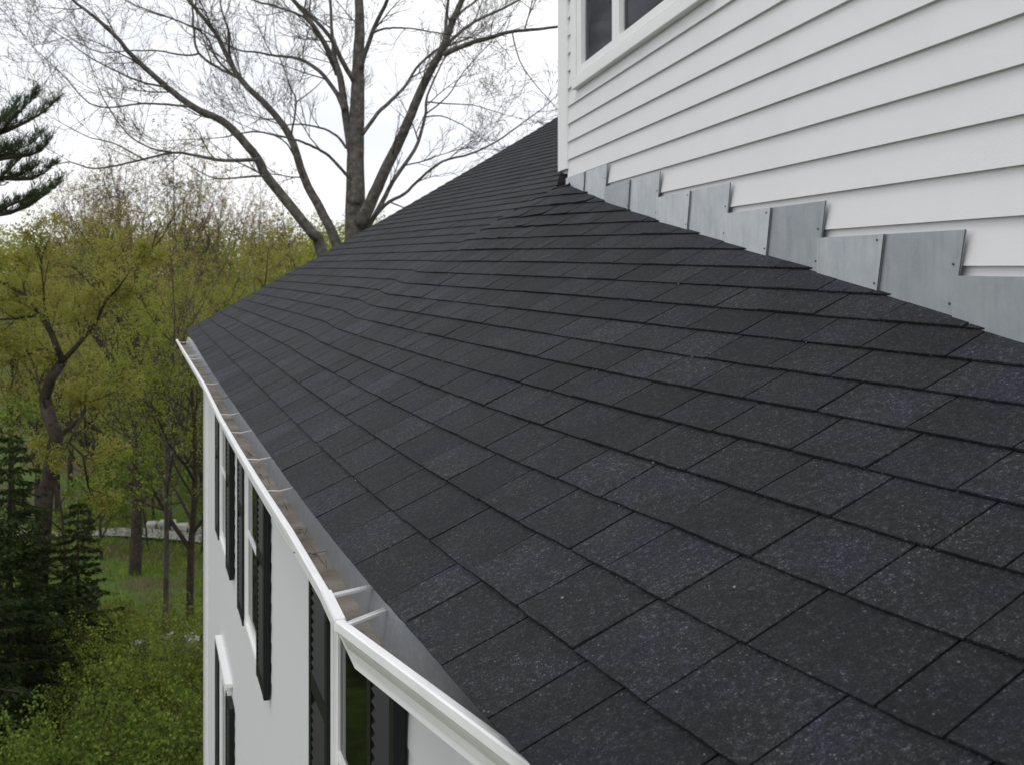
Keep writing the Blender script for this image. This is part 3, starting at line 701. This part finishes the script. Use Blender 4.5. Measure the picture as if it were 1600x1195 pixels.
# the big bare tree behind the roof: limbs traced as real branching in depth
def big_tree():
    D0 = 20.0; k = D0 / 1700.
    base = Vector((XY(556, D0), D0, gz(XY(556, D0), D0)))
    root = empty('bare_tree', base); setp(root, 'tall bare spreading tree with several grey trunks rising behind the roof', 'tree')
    RR = random.Random(5)
    def P(x, y, dep): return Vector(((x - 800) * k * (1 + dep / D0), D0 + dep, CZ + (416 - y) * k * (1 + dep / D0)))
    Ls = [  # points (x, y), widths start-end (photo px), depth start-end
     ([(553, 1020), (557, 700), (556, 480), (556, 370), (555, 300), (556, 235), (558, 160), (560, 100), (562, 40), (561, -40), (570, -170), (565, -290)], 54, 6, 0, .5, 'trunk'),
     ([(556, 320), (550, 250), (537, 160), (528, 110), (505, 65), (475, 20), (440, -20), (400, -80), (350, -150)], 17, 4, 0, 1.4, 'limb'),
     ([(528, 110), (519, 60), (516, 0), (512, -60), (500, -150)], 8, 3, .7, 1.2, 'limb'),
     ([(553, 128), (532, 90), (517, 60), (490, 30), (457, 0), (400, -45), (330, -90)], 10, 4, 0, -1.2, 'limb'),
     ([(526, 118), (515, 90), (500, 57), (473, 27), (430, 10), (400, 2), (350, -20)], 7, 3, .6, -.6, 'limb'),
     ([(537, 172), (528, 150), (505, 118), (480, 98), (455, 90), (425, 87), (400, 82), (370, 78), (320, 50), (270, 30)], 9, 2, .15, 1.6, 'limb'),
     ([(545, 278), (515, 245), (490, 230), (465, 220), (430, 212), (395, 206), (350, 215)], 6.5, 2, 0, -1.4, 'limb'),
     ([(541, 232), (525, 212), (500, 200), (470, 195), (440, 195), (410, 185)], 5, 2, 0, 1.0, 'limb'),
     ([(563, 110), (582, 50), (601, 10), (612, -20), (640, -90), (660, -160)], 9, 4, 0, -1.0, 'limb'),
     ([(582, 52), (600, 46), (620, 44), (650, 46), (690, 53)], 4.5, 2, -.4, -1.2, 'limb'),
     ([(566, 210), (590, 178), (612, 157), (632, 136), (651, 107), (681, 79), (705, 70)], 8, 4, 0, .9, 'limb'),
     ([(563, 350), (580, 315), (600, 270), (625, 220), (648, 165), (670, 115), (690, 80), (705, 40), (722, 0), (745, -60), (770, -140)], 23, 6, -.1, -1.5, 'limb'),
     ([(694, 72), (698, 20), (702, -40), (690, -120)], 7, 3, -1.0, -.4, 'limb'),
     ([(694, 86), (730, 70), (770, 58), (800, 50), (840, 46), (880, 40), (940, 20)], 9, 3, -1.0, -1.9, 'limb'),
     ([(697, 72), (720, 50), (750, 30), (790, 12), (830, -10), (880, -40)], 6.5, 2.5, -1.0, .2, 'limb'),
     ([(709, 32), (725, 15), (745, 0), (790, -50)], 5.5, 2.5, -1.2, -.6, 'limb'),
     ([(560, 375), (590, 330), (614, 284), (648, 234), (664, 184), (668, 150), (690, 100)], 12, 3, 0, 1.4, 'limb'),
     ([(664, 180), (700, 150), (725, 112), (770, 62), (800, 20)], 3, 1.4, 1.2, 1.5, 'limb'),
     ([(570, 360), (601, 321), (631, 304), (658, 278), (691, 253), (735, 241), (775, 222), (820, 190)], 7, 2, 0, -1.6, 'limb'),
     ([(668, 160), (700, 163), (740, 165), (790, 180)], 3, 1.2, 1.3, .5, 'limb'),
     ([(660, 185), (690, 182), (730, 200), (765, 225)], 3, 1.2, 1.3, 2.0, 'limb'),
     ([(800, 50), (812, 95), (835, 130), (868, 168)], 2.4, 1.2, -1.5, -1.3, 'limb'),
     ([(545, 720), (530, 520), (500, 385), (485, 361), (418, 278), (402, 248), (368, 207), (341, 186), (301, 167), (261, 137), (231, 110), (201, 82), (181, 57), (147, 27), (114, 0), (80, -40)], 23, 3, -.1, -2.0, 'limb'),
     ([(402, 250), (350, 251), (301, 243), (268, 239), (215, 252), (150, 264), (110, 254), (85, 258)], 6.5, 1.6, -1.1, -.3, 'limb'),
     ([(268, 239), (235, 232), (200, 210), (170, 170), (150, 130)], 4, 1.4, -.8, .2, 'limb'),
     ([(225, 250), (180, 225), (140, 215), (100, 195)], 3, 1.2, -.6, -1.2, 'limb'),
     ([(416, 275), (370, 278), (335, 279), (300, 262)], 4, 1.5, -1.1, -1.6, 'limb'),
     ([(299, 167), (250, 163), (215, 163), (175, 168), (140, 162), (105, 125), (80, 100)], 4, 1.4, -1.4, -2.2, 'limb'),
     ([(258, 136), (220, 128), (182, 112), (140, 90), (100, 60), (70, 40)], 4, 1.4, -1.5, -.7, 'limb'),
     ([(550, 640), (540, 470), (524, 378), (499, 325), (475, 278), (452, 211), (418, 167), (378, 127), (358, 94), (335, 50), (294, 0), (260, -50), (230, -110)], 21, 4, 0, 1.3, 'limb'),
     ([(417, 166), (375, 125), (340, 106), (310, 83), (303, 50), (300, 0), (292, -50)], 6.5, 3, .8, 1.8, 'limb'),
     ([(312, 84), (290, 87), (245, 80), (200, 80), (155, 82), (110, 60)], 4, 1.4, 1.2, .4, 'limb'),
     ([(378, 128), (340, 95), (320, 55), (270, 30), (215, 10), (160, -20)], 5, 2, 1.0, 2.2, 'limb'),
     ([(358, 95), (357, 50), (345, 10), (340, -40)], 5, 2.5, 1.0, .6, 'limb'),
     ([(455, 212), (463, 160), (455, 140), (440, 100)], 4, 1.6, .6, 0, 'limb'),
     ([(463, 160), (490, 140), (505, 125)], 2.6, 1.2, .5, .8, 'limb'),
     ([(478, 285), (455, 215 + 20), (435, 215), (400, 205)], 4, 1.6, .4, -.6, 'limb'),
    ]
    tw = MB(); buds = []
    def twig(p, d, Ln, r, lv):
        n = 4 if lv < 2 else 3; pts = [p]; dd = d.normalized(); rs = [r]; ds = []
        for i in range(n):
            dd = (dd + rvec(RR) * .17 + Vector((0, 0, .07))).normalized(); pts.append(pts[-1] + dd * (Ln / n)); rs.append(max(.0028, r * (1 - .75 * (i + 1) / n))); ds.append(dd)
        tw.tube(pts, rs, 3, 0, False)
        if lv >= 3:
            buds.append(tuple(pts[-1])); return
        for i in range((6, 5, 3)[lv]):
            t = .12 + .86 * (i + RR.random()) / (6, 5, 3)[lv]; a = min(int(t * n), n - 1); q = pts[a].lerp(pts[a + 1], t * n - a)
            ax = ds[a].cross(rvec(RR)).normalized(); nd_ = Matrix.Rotation(rad(RR.uniform(22, 55)), 3, ax) @ ds[a]
            twig(q, nd_, Ln * RR.uniform(.38, .62), max(.0038, rs[a] * .66), lv + 1)
    for pts, w0, w1, d0, d1, nm in Ls:
        n = len(pts); q = []; rsz = []
        for i, (x, y) in enumerate(pts):
            t = i / (n - 1); q.append(P(x, y, d0 + (d1 - d0) * t)); rsz.append((w0 + (w1 - w0) * t ** .8) * k * .46)
        q2, r2 = [], []                                   # smooth by Catmull-Rom
        for i in range(n - 1):
            a, b_, c, e = q[max(i - 1, 0)], q[i], q[i + 1], q[min(i + 2, n - 1)]
            for s in range(4):
                t = s / 4; t2_, t3 = t * t, t * t * t
                q2.append(.5 * ((2 * b_) + (c - a) * t + (2 * a - 5 * b_ + 4 * c - e) * t2_ + (3 * b_ - a - 3 * c + e) * t3) + rvec(RR) * .006); r2.append(rsz[i] + (rsz[i + 1] - rsz[i]) * t)
        q2.append(q[-1]); r2.append(rsz[-1])
        B = MB(); B.tube(q2, r2, 10 if w0 > 12 else 6, 0, True)
        B.build(nm, M['bark'], root, smooth=True)
        # twigs along the limb
        acc = 0
        for i in range(1, len(q2)):
            seg = q2[i] - q2[i - 1]; acc += seg.length
            step = .72 if r2[i] < .055 else 1.3
            if r2[i] > .13 or q2[i].z < CZ + .6: acc = 0; continue
            while acc > step:
                acc -= step; d = seg.normalized(); ax = d.cross(rvec(RR)).normalized(); nd_ = Matrix.Rotation(rad(RR.uniform(28, 70)), 3, ax) @ d
                Ln = RR.uniform(.7, 1.6) * (1.0 if r2[i] < .05 else .8)
                twig(q2[i], nd_ + Vector((0, 0, .1)), Ln, min(.018, r2[i] * .55), 1 if Ln < 1.15 else 0)
        twig(q2[-1], q2[-1] - q2[-2], 1.4, min(.012, r2[-1]), 0)
    t_ = tw.build('twigs', M['twig'], root); t_['kind'] = 'stuff'
    rb = np.array(buds)[::3] - np.array(base); bo = leafmesh('buds', rb, .03, M['leafr'], root, 3, .4); bo['kind'] = 'stuff'
big_tree()

# crooked dark tree at the left
def crooked():
    D0 = 19.; k = D0 / 1700.
    def P(x, y, dep=0): return Vector(((x - 800) * k * (1 + dep / D0), D0 + dep, CZ + (416 - y) * k * (1 + dep / D0)))
    b = P(60, 1120); root = empty('crooked_tree', (b.x, b.y, gz(b.x, b.y))); setp(root, 'crooked dark tree with bent forked trunk beside the dark spruces', 'tree')
    RR = random.Random(8); tips = []; tw = MB()
    sp = dict(n=(5, 5), seg=(5, 4, 3), wob=(.2, .25, .25), up=(.05, .04, .03), t0=(.2, .15), ang=((25, 60), (25, 65)), ratio=(.6, .55), leaf=24, spread=.13, taper=.3)
    for pts, w0, w1, nm in (([(55, 1180), (62, 900), (70, 780), (82, 720), (88, 680), (75, 645), (70, 620), (80, 590), (98, 565)], 30, 15, 'trunk'),
            ([(98, 565), (80, 520), (62, 490), (40, 462), (15, 447), (-30, 430)], 11, 3, 'limb'), ([(56, 493), (25, 498), (-20, 500)], 5, 3, 'limb'),
            ([(98, 565), (125, 535), (150, 505), (165, 470), (185, 450), (210, 415)], 9, 1.6, 'limb'), ([(88, 685), (108, 668), (128, 650), (135, 630)], 9, 4, 'limb'), ([(128, 650), (108, 690), (130, 712), (138, 760)], 5, 3, 'limb'),
            ([(100, 560), (70, 545), (30, 560), (-10, 580)], 4, 2, 'limb'), ([(72, 640), (60, 600), (40, 570)], 4, 2, 'limb'), ([(70, 495), (68, 450), (64, 410)], 4, 2, 'limb')):
        q = [P(x, y, RR.uniform(-.3, .3)) for x, y in pts]; n = len(q); r = [(w0 + (w1 - w0) * i / (n - 1)) * k / 2 for i in range(n)]
        B = MB(); B.tube(q, r, 8, 0, True); B.build(nm, M['barkd'], root, smooth=True)
        if nm == 'limb':
            for i in range(1, n):
                for _ in range(2): grow(tw, tips, q[i], (q[i] - q[i - 1]).normalized() + rvec(RR) * .8, RR.uniform(.4, .85), .013, 0, RR, sp)
    tw.build('twigs', M['barkd'], root)['kind'] = 'stuff'
    leafmesh('crown', np.array(tips) - np.array(root.location), .036, M['leafy'], root, 8)
crooked()

# spruces
def spruce(name, H, W, seed):
    R = random.Random(seed); root = empty(name); B = MB(); B.tube([(0, 0, -.3), (0, 0, H * .5), (0, 0, H)], [W * .05, W * .03, .01], 7)
    pts, dirs = [], []; bb = MB(); z = .25
    while z < H - .1:
        f = 1 - z / H; n = 9 if f > .3 else 6
        for i in range(n):
            a = i * 6.283 / n + R.random() * .9 + z * 3; Lb = W * (f ** .8) * R.uniform(.45, 1.12) + .12
            if R.random() < .18: continue
            d = Vector((math.cos(a), math.sin(a), -.16 + R.uniform(-.22, .22))); q0_ = Vector((0, 0, z)); P_ = [q0_]
            for s in range(5): P_.append(P_[-1] + (d + Vector((0, 0, -.10 + .09 * s))) * Lb / 5)
            bb.tube(P_, [.018 * f + .004] * 5 + [.003], 3, 0, False)
            m = int(24 + 95 * Lb)
            for _ in range(m):
                t = .12 + .88 * R.random(); kx = t * 5; a_ = min(int(kx), 4); q = P_[a_].lerp(P_[a_ + 1], kx - a_)
                sd_ = Vector((-d.y, d.x, 0)) * R.choice((-1, 1)); w_ = (1.05 - t) * Lb * .30
                q = q + sd_ * R.random() * w_ + Vector((0, 0, R.uniform(-.05, .03))); pts.append(tuple(q)); dv = (d * .8 + sd_ * .7 + Vector((0, 0, R.uniform(-.7, .15)))).normalized(); dirs.append(tuple(dv))
        z += .24 + .10 * f
    o = B.build('trunk', M['barkd'], root); o.matrix_parent_inverse = Matrix.Identity(4); o = bb.build('branches', M['barkd'], root); o['kind'] = 'stuff'; o.matrix_parent_inverse = Matrix.Identity(4)
    leafmesh('crown', pts, .14, M['needle'], root, seed, .17, 0, False, np.array(dirs)); return root
sA = spruce('spruce_tree', 8.0, 2.9, 3); sB = spruce('spruce_tree', 6.2, 1.9, 4)
def sp_place(r, x, D, ytop, H, rz, label):
    X = XY(x, D); zt = CZ + (416 - ytop) * D / 1700.; g = gz(X, D); place(r, X, D, (zt - g) / H, rz, label, 'tree', 'dark spruces beside the shrubs')
sp_place(sA, 15, 17, 668, 8.0, 0, 'largest dark spruce at the left edge of the picture')
sp_place(sB, 122, 19, 778, 6.2, 1, 'narrow dark spruce right of the largest spruce')
sp_place(sA, -60, 15.5, 700, 8.0, 2, 'dark spruce cut by the left edge of the picture')
sp_place(sB, 62, 18.5, 800, 6.2, 2.4, 'small dark spruce under the crooked tree')
sp_place(sB, 318, 20.5, 985, 6.2, 2.4, 'low dark spruce against the house corner')

# white pine at the left edge: trunk out of view, boughs reach in
def pine():
    D0 = 13.; k = D0 / 1700.
    def P(x, y, dep=0): return Vector(((x - 800) * k * (1 + dep / D0), D0 + dep, CZ + (416 - y) * k * (1 + dep / D0)))
    b = P(-260, 800, .3); root = empty('white_pine', (b.x, b.y, gz(b.x, b.y))); setp(root, 'white pine whose dark needled boughs reach in at the upper left edge', 'tree')
    B = MB(); B.tube([Vector((b.x, b.y, -.4)), Vector((b.x, b.y, CZ)), Vector((b.x + .1, b.y, CZ + 5.5))], [.26, .18, .05], 8); B.build('trunk', M['barkd'], root, smooth=True)
    RR = random.Random(6); pts, dirs = [], []
    boughs = [([(-260, 290), (-120, 240), (-20, 215), (10, 205), (35, 194), (62, 180), (88, 158)], .0, .3), ([(0, 208), (15, 190), (32, 175), (45, 160), (60, 147)], .1, -.2), ([(-20, 215), (2, 190), (18, 175), (28, 158)], 0, .4),
        ([(-260, 330), (-100, 268), (-20, 252), (15, 246), (45, 243), (65, 236), (78, 216)], .2, -.2), ([(-10, 250), (20, 236), (48, 226), (60, 215)], 0, .3), ([(-40, 254), (0, 238), (30, 228)], 0, -.3),
        ([(-260, 380), (-90, 290), (-10, 277), (25, 280), (50, 280), (70, 270), (84, 258)], .3, .0), ([(0, 278), (18, 262), (32, 248)], .3, .5), ([(20, 280), (42, 268), (56, 262)], .2, 0),
        ([(-260, 420), (-100, 350), (-20, 338), (15, 333), (45, 322), (70, 305), (94, 284)], -.2, .2), ([(-10, 336), (15, 322), (38, 313), (60, 303)], 0, -.3), ([(30, 327), (55, 310), (78, 297)], .2, .3),
        ([(-260, 200), (-150, 120), (-60, 60)], 0, 0), ([(-260, 120), (-150, 30), (-70, -40)], 0, .5), ([(-60, 300), (-20, 293), (4, 290)], 0, .2)]
    for bi, (pl, d0, d1) in enumerate(boughs):
        q = [P(x, y, d0 + (d1 - d0) * i / (len(pl) - 1)) for i, (x, y) in enumerate(pl)]; n = len(q)
        B = MB(); B.tube(q, [max(.006, (.05 if pl[0][0] < -100 else .018) * (1 - i / (n - .4))) for i in range(n)], 5, 0, True); B.build('bough', M['barkd'], root, smooth=True)
        tot = sum((q[i + 1] - q[i]).length for i in range(n - 1))
        for i in range(n - 1):
            if pl[i + 1][0] < -130: continue
            sg = q[i + 1] - q[i]; m = int(sg.length * 120); m = max(m, 12)
            for _ in range(m):
                c = q[i].lerp(q[i + 1], RR.random()); d = (sg.normalized() * .7 + rvec(RR) * .5 + Vector((0, 0, .55))).normalized(); ln = RR.uniform(.05, .20)
                c2 = c + d * ln
                for _n in range(9):
                    t = RR.random(); pts.append(tuple(c.lerp(c2, t))); dirs.append(tuple((d + rvec(RR) * .55 + Vector((0, 0, .1))).normalized()))
    leafmesh('needles', np.array(pts) - np.array(root.location), .085, M['pneedle'], root, 6, .05, 0, False, np.array(dirs))['kind'] = 'stuff'
pine()

# shrubs in the foreground of the yard
def shrub(seed, W, H, n, lm, ls):
    R = random.Random(seed); root = empty('leafy_shrub'); B = MB(); tips = []
    sp = dict(n=(5, 4), seg=(5, 4, 3), wob=(.14, .22, .25), up=(.04, .05, .04), t0=(.25, .15), ang=((20, 55), (25, 65)), ratio=(.55, .55), leaf=26, spread=.12, taper=.3)
    for i in range(n):
        a = R.random() * 6.283; rr = W * .35 * R.random() ** .5
        grow(B, tips, Vector((math.cos(a) * rr, math.sin(a) * rr, -.1)), Vector((math.cos(a) * .55 * rr / W * 2, math.sin(a) * .55 * rr / W * 2, 1)), H * R.uniform(.6, .95), .016, 0, R, sp)
    o = B.build('stems', M['barkd'], root); o.matrix_parent_inverse = Matrix.Identity(4); leafmesh('foliage', tips, ls, M[lm], root, seed, .42); return root
h1 = shrub(1, 3.4, 2.6, 44, 'leafg', .05); h2 = shrub(2, 2.6, 2.0, 36, 'leafs', .05)
SG = 'bright green shrubs below the house'
for i, (x, D, s, pr, lab) in enumerate([(60, 12.2, .85, h1, 'bright green shrub in the bottom left corner'), (190, 12.8, .85, h1, 'bright green shrub at the bottom between corner and house'), (285, 14.5, .8, h2, 'small bright green shrub nearest the house corner'),
        (-20, 13.0, .8, h2, 'bright green shrub cut by the left edge'), (130, 14.6, .75, h2, 'bright green shrub in front of the narrow spruce'), (235, 16.8, .72, h1, 'tall bright green shrub in front of the young tree'), (175, 19.5, .8, h2, 'green shrub at the foot of the thick straight trunk'),
        (300, 18.5, .5, h2, 'low green shrub behind the house corner'), (30, 10.6, .8, h2, 'nearest bright green shrub at the very bottom left'), (150, 10.9, .8, h2, 'nearest bright green shrub at the bottom centre left'), (260, 12.0, .75, h2, 'bright green shrub beside the gravel by the house')]):
    place(pr, XY(x, D), D, s, i * 1.3, lab, 'shrub', SG)
for i, (x, D, s, lab) in enumerate([(112, 22.5, .8, 'young leafy tree behind the narrow spruce'), (240, 38, .8, 'young leafy tree behind the low pale stone wall'), (333, 29, .6, 'young leafy tree half hidden by the house corner'), (160, 32, .75, 'young leafy tree in front of the pale road'), (232, 33.5, .5, 'small leafy tree left of the low pale stone wall'), (312, 32.5, .55, 'small leafy tree hiding the right end of the low stone wall')]):
    place(tC, XY(x, D), D, s, i * 1.9, lab, 'tree', 'young leafy trees below the house')

# road, low white wall and rocks glimpsed through the trees
def strip(name, pts, wdt, m, lift):
    B = MB()
    for i, (x, y) in enumerate(pts):
        for s in (-.5, .5): B.v.append((x, y + s * wdt, gz(x, y + s * wdt) + lift))
    for i in range(len(pts) - 1): B.f.append((2 * i, 2 * i + 2, 2 * i + 3, 2 * i + 1)); B.m.append(0)
    return B.build(name, m, smooth=True)
setp(strip('road', [(-34 + i * 1.0, 34.5 + .03 * i) for i in range(40)], 1.1, M['road'], .06), 'pale gravel road crossing below the woods', kind='structure')
setp(strip('path', [(-8 + i * .5, 17.6 - .05 * i) for i in range(9)], 1.6, M['road'], .05), 'gravel path beside the house corner', kind='structure')
sw = empty('stone_wall', (-9.5, 35.9, gz(-9.5, 35.9))); setp(sw, 'low wall of pale stones along the road seen between the trunks', 'wall')
rg = random.Random(31)
for row in range(1):
    x0 = -12.1 + row * .2
    while x0 < -9.7:
        wd = rg.uniform(.35, .75); y0 = 35.9 + rg.uniform(-.05, .05); g = gz(x0, y0) - .05 + row * .24; hh = .24 + rg.uniform(-.05, .05)
        B = MB(); B.hexa([(x0 + a + rg.uniform(-.03, .03), y0 + b_ + rg.uniform(-.03, .03), g + c * hh + rg.uniform(-.02, .02) * c) for c in (0, 1) for a, b_ in ((0, 0), (wd - .03, 0), (wd - .03, .35), (0, .35))]); B.build('stone', M['stone'], sw, bevel=.03); x0 += wd
def rock(x, D, s, seed, lab):
    r = random.Random(seed); bm_v = []; B = MB(); n, mth = 9, 5
    for i in range(mth + 1):
        th = math.pi * i / mth
        for j in range(n):
            ph = 6.283 * j / n; rr = s * r.uniform(.75, 1.15); B.v.append((rr * math.sin(th) * math.cos(ph) * 1.3, rr * math.sin(th) * math.sin(ph), rr * math.cos(th) * .6))
    for i in range(mth):
        for j in range(n): B.f.append((i * n + j, i * n + (j + 1) % n, (i + 1) * n + (j + 1) % n, (i + 1) * n + j)); B.m.append(0)
    o = B.build('rock', M['rock'], smooth=False); X = XY(x, D); o.location = (X, D, gz(X, D) + s * .2); setp(o, lab, 'rock', 'rocks by the shrubs')
for i, (x, D, s, lab) in enumerate([(292, 17.0, .28, 'pale rock left of the pair by the house corner'), (311, 16.9, .22, 'small pale rock beside the gravel path'), (237, 22, .45, 'grey rock below the slim young tree'), (276, 22.5, .4, 'grey rock beside the dark slim trunk')]): rock(x, D, s, i, lab)

# far wood on the hill, one mass
def far_wood():
    r = np.random.default_rng(5); pts = []
    for _ in range(620):
        y = 104 + 96 * r.random(); x = (r.random() * 1.05 - .62) * y; g = gz(x, y); H = 5 + 6 * r.random(); W = 2.0 + 1.6 * r.random(); n = 190
        v = r.normal(size=(n, 3)); v /= np.linalg.norm(v, axis=1)[:, None]; v *= r.random((n, 1)) ** .4
        pts.append(np.array([x, y, g + H * .62]) + v * np.array([W, W, H * .42]))
    P = np.concatenate(pts)
    o = leafmesh('far_wood', P, .36, M['leafy'], None, 6, .45); setp(o, 'far budding wood covering the hill on the skyline', kind='stuff')
far_wood()

# grass tufts and leaf litter over the yard
def ground_cover():
    r = np.random.default_rng(15); n = 26000
    y = 13 + 26 * r.random(n); x = -(.18 + .40 * r.random(n)) * y
    z = np.array([gz(a, b) for a, b in zip(x, y)]); P = np.stack([x, y, z], 1)
    d = r.normal(size=(n, 3)) * .45; d[:, 2] = 1; d /= np.linalg.norm(d, axis=1)[:, None]
    o = leafmesh('grass', P, .20, M['leafg'], None, 15, .10, 0, True, d); setp(o, 'rough grass over the yard below the house', kind='stuff')
ground_cover()
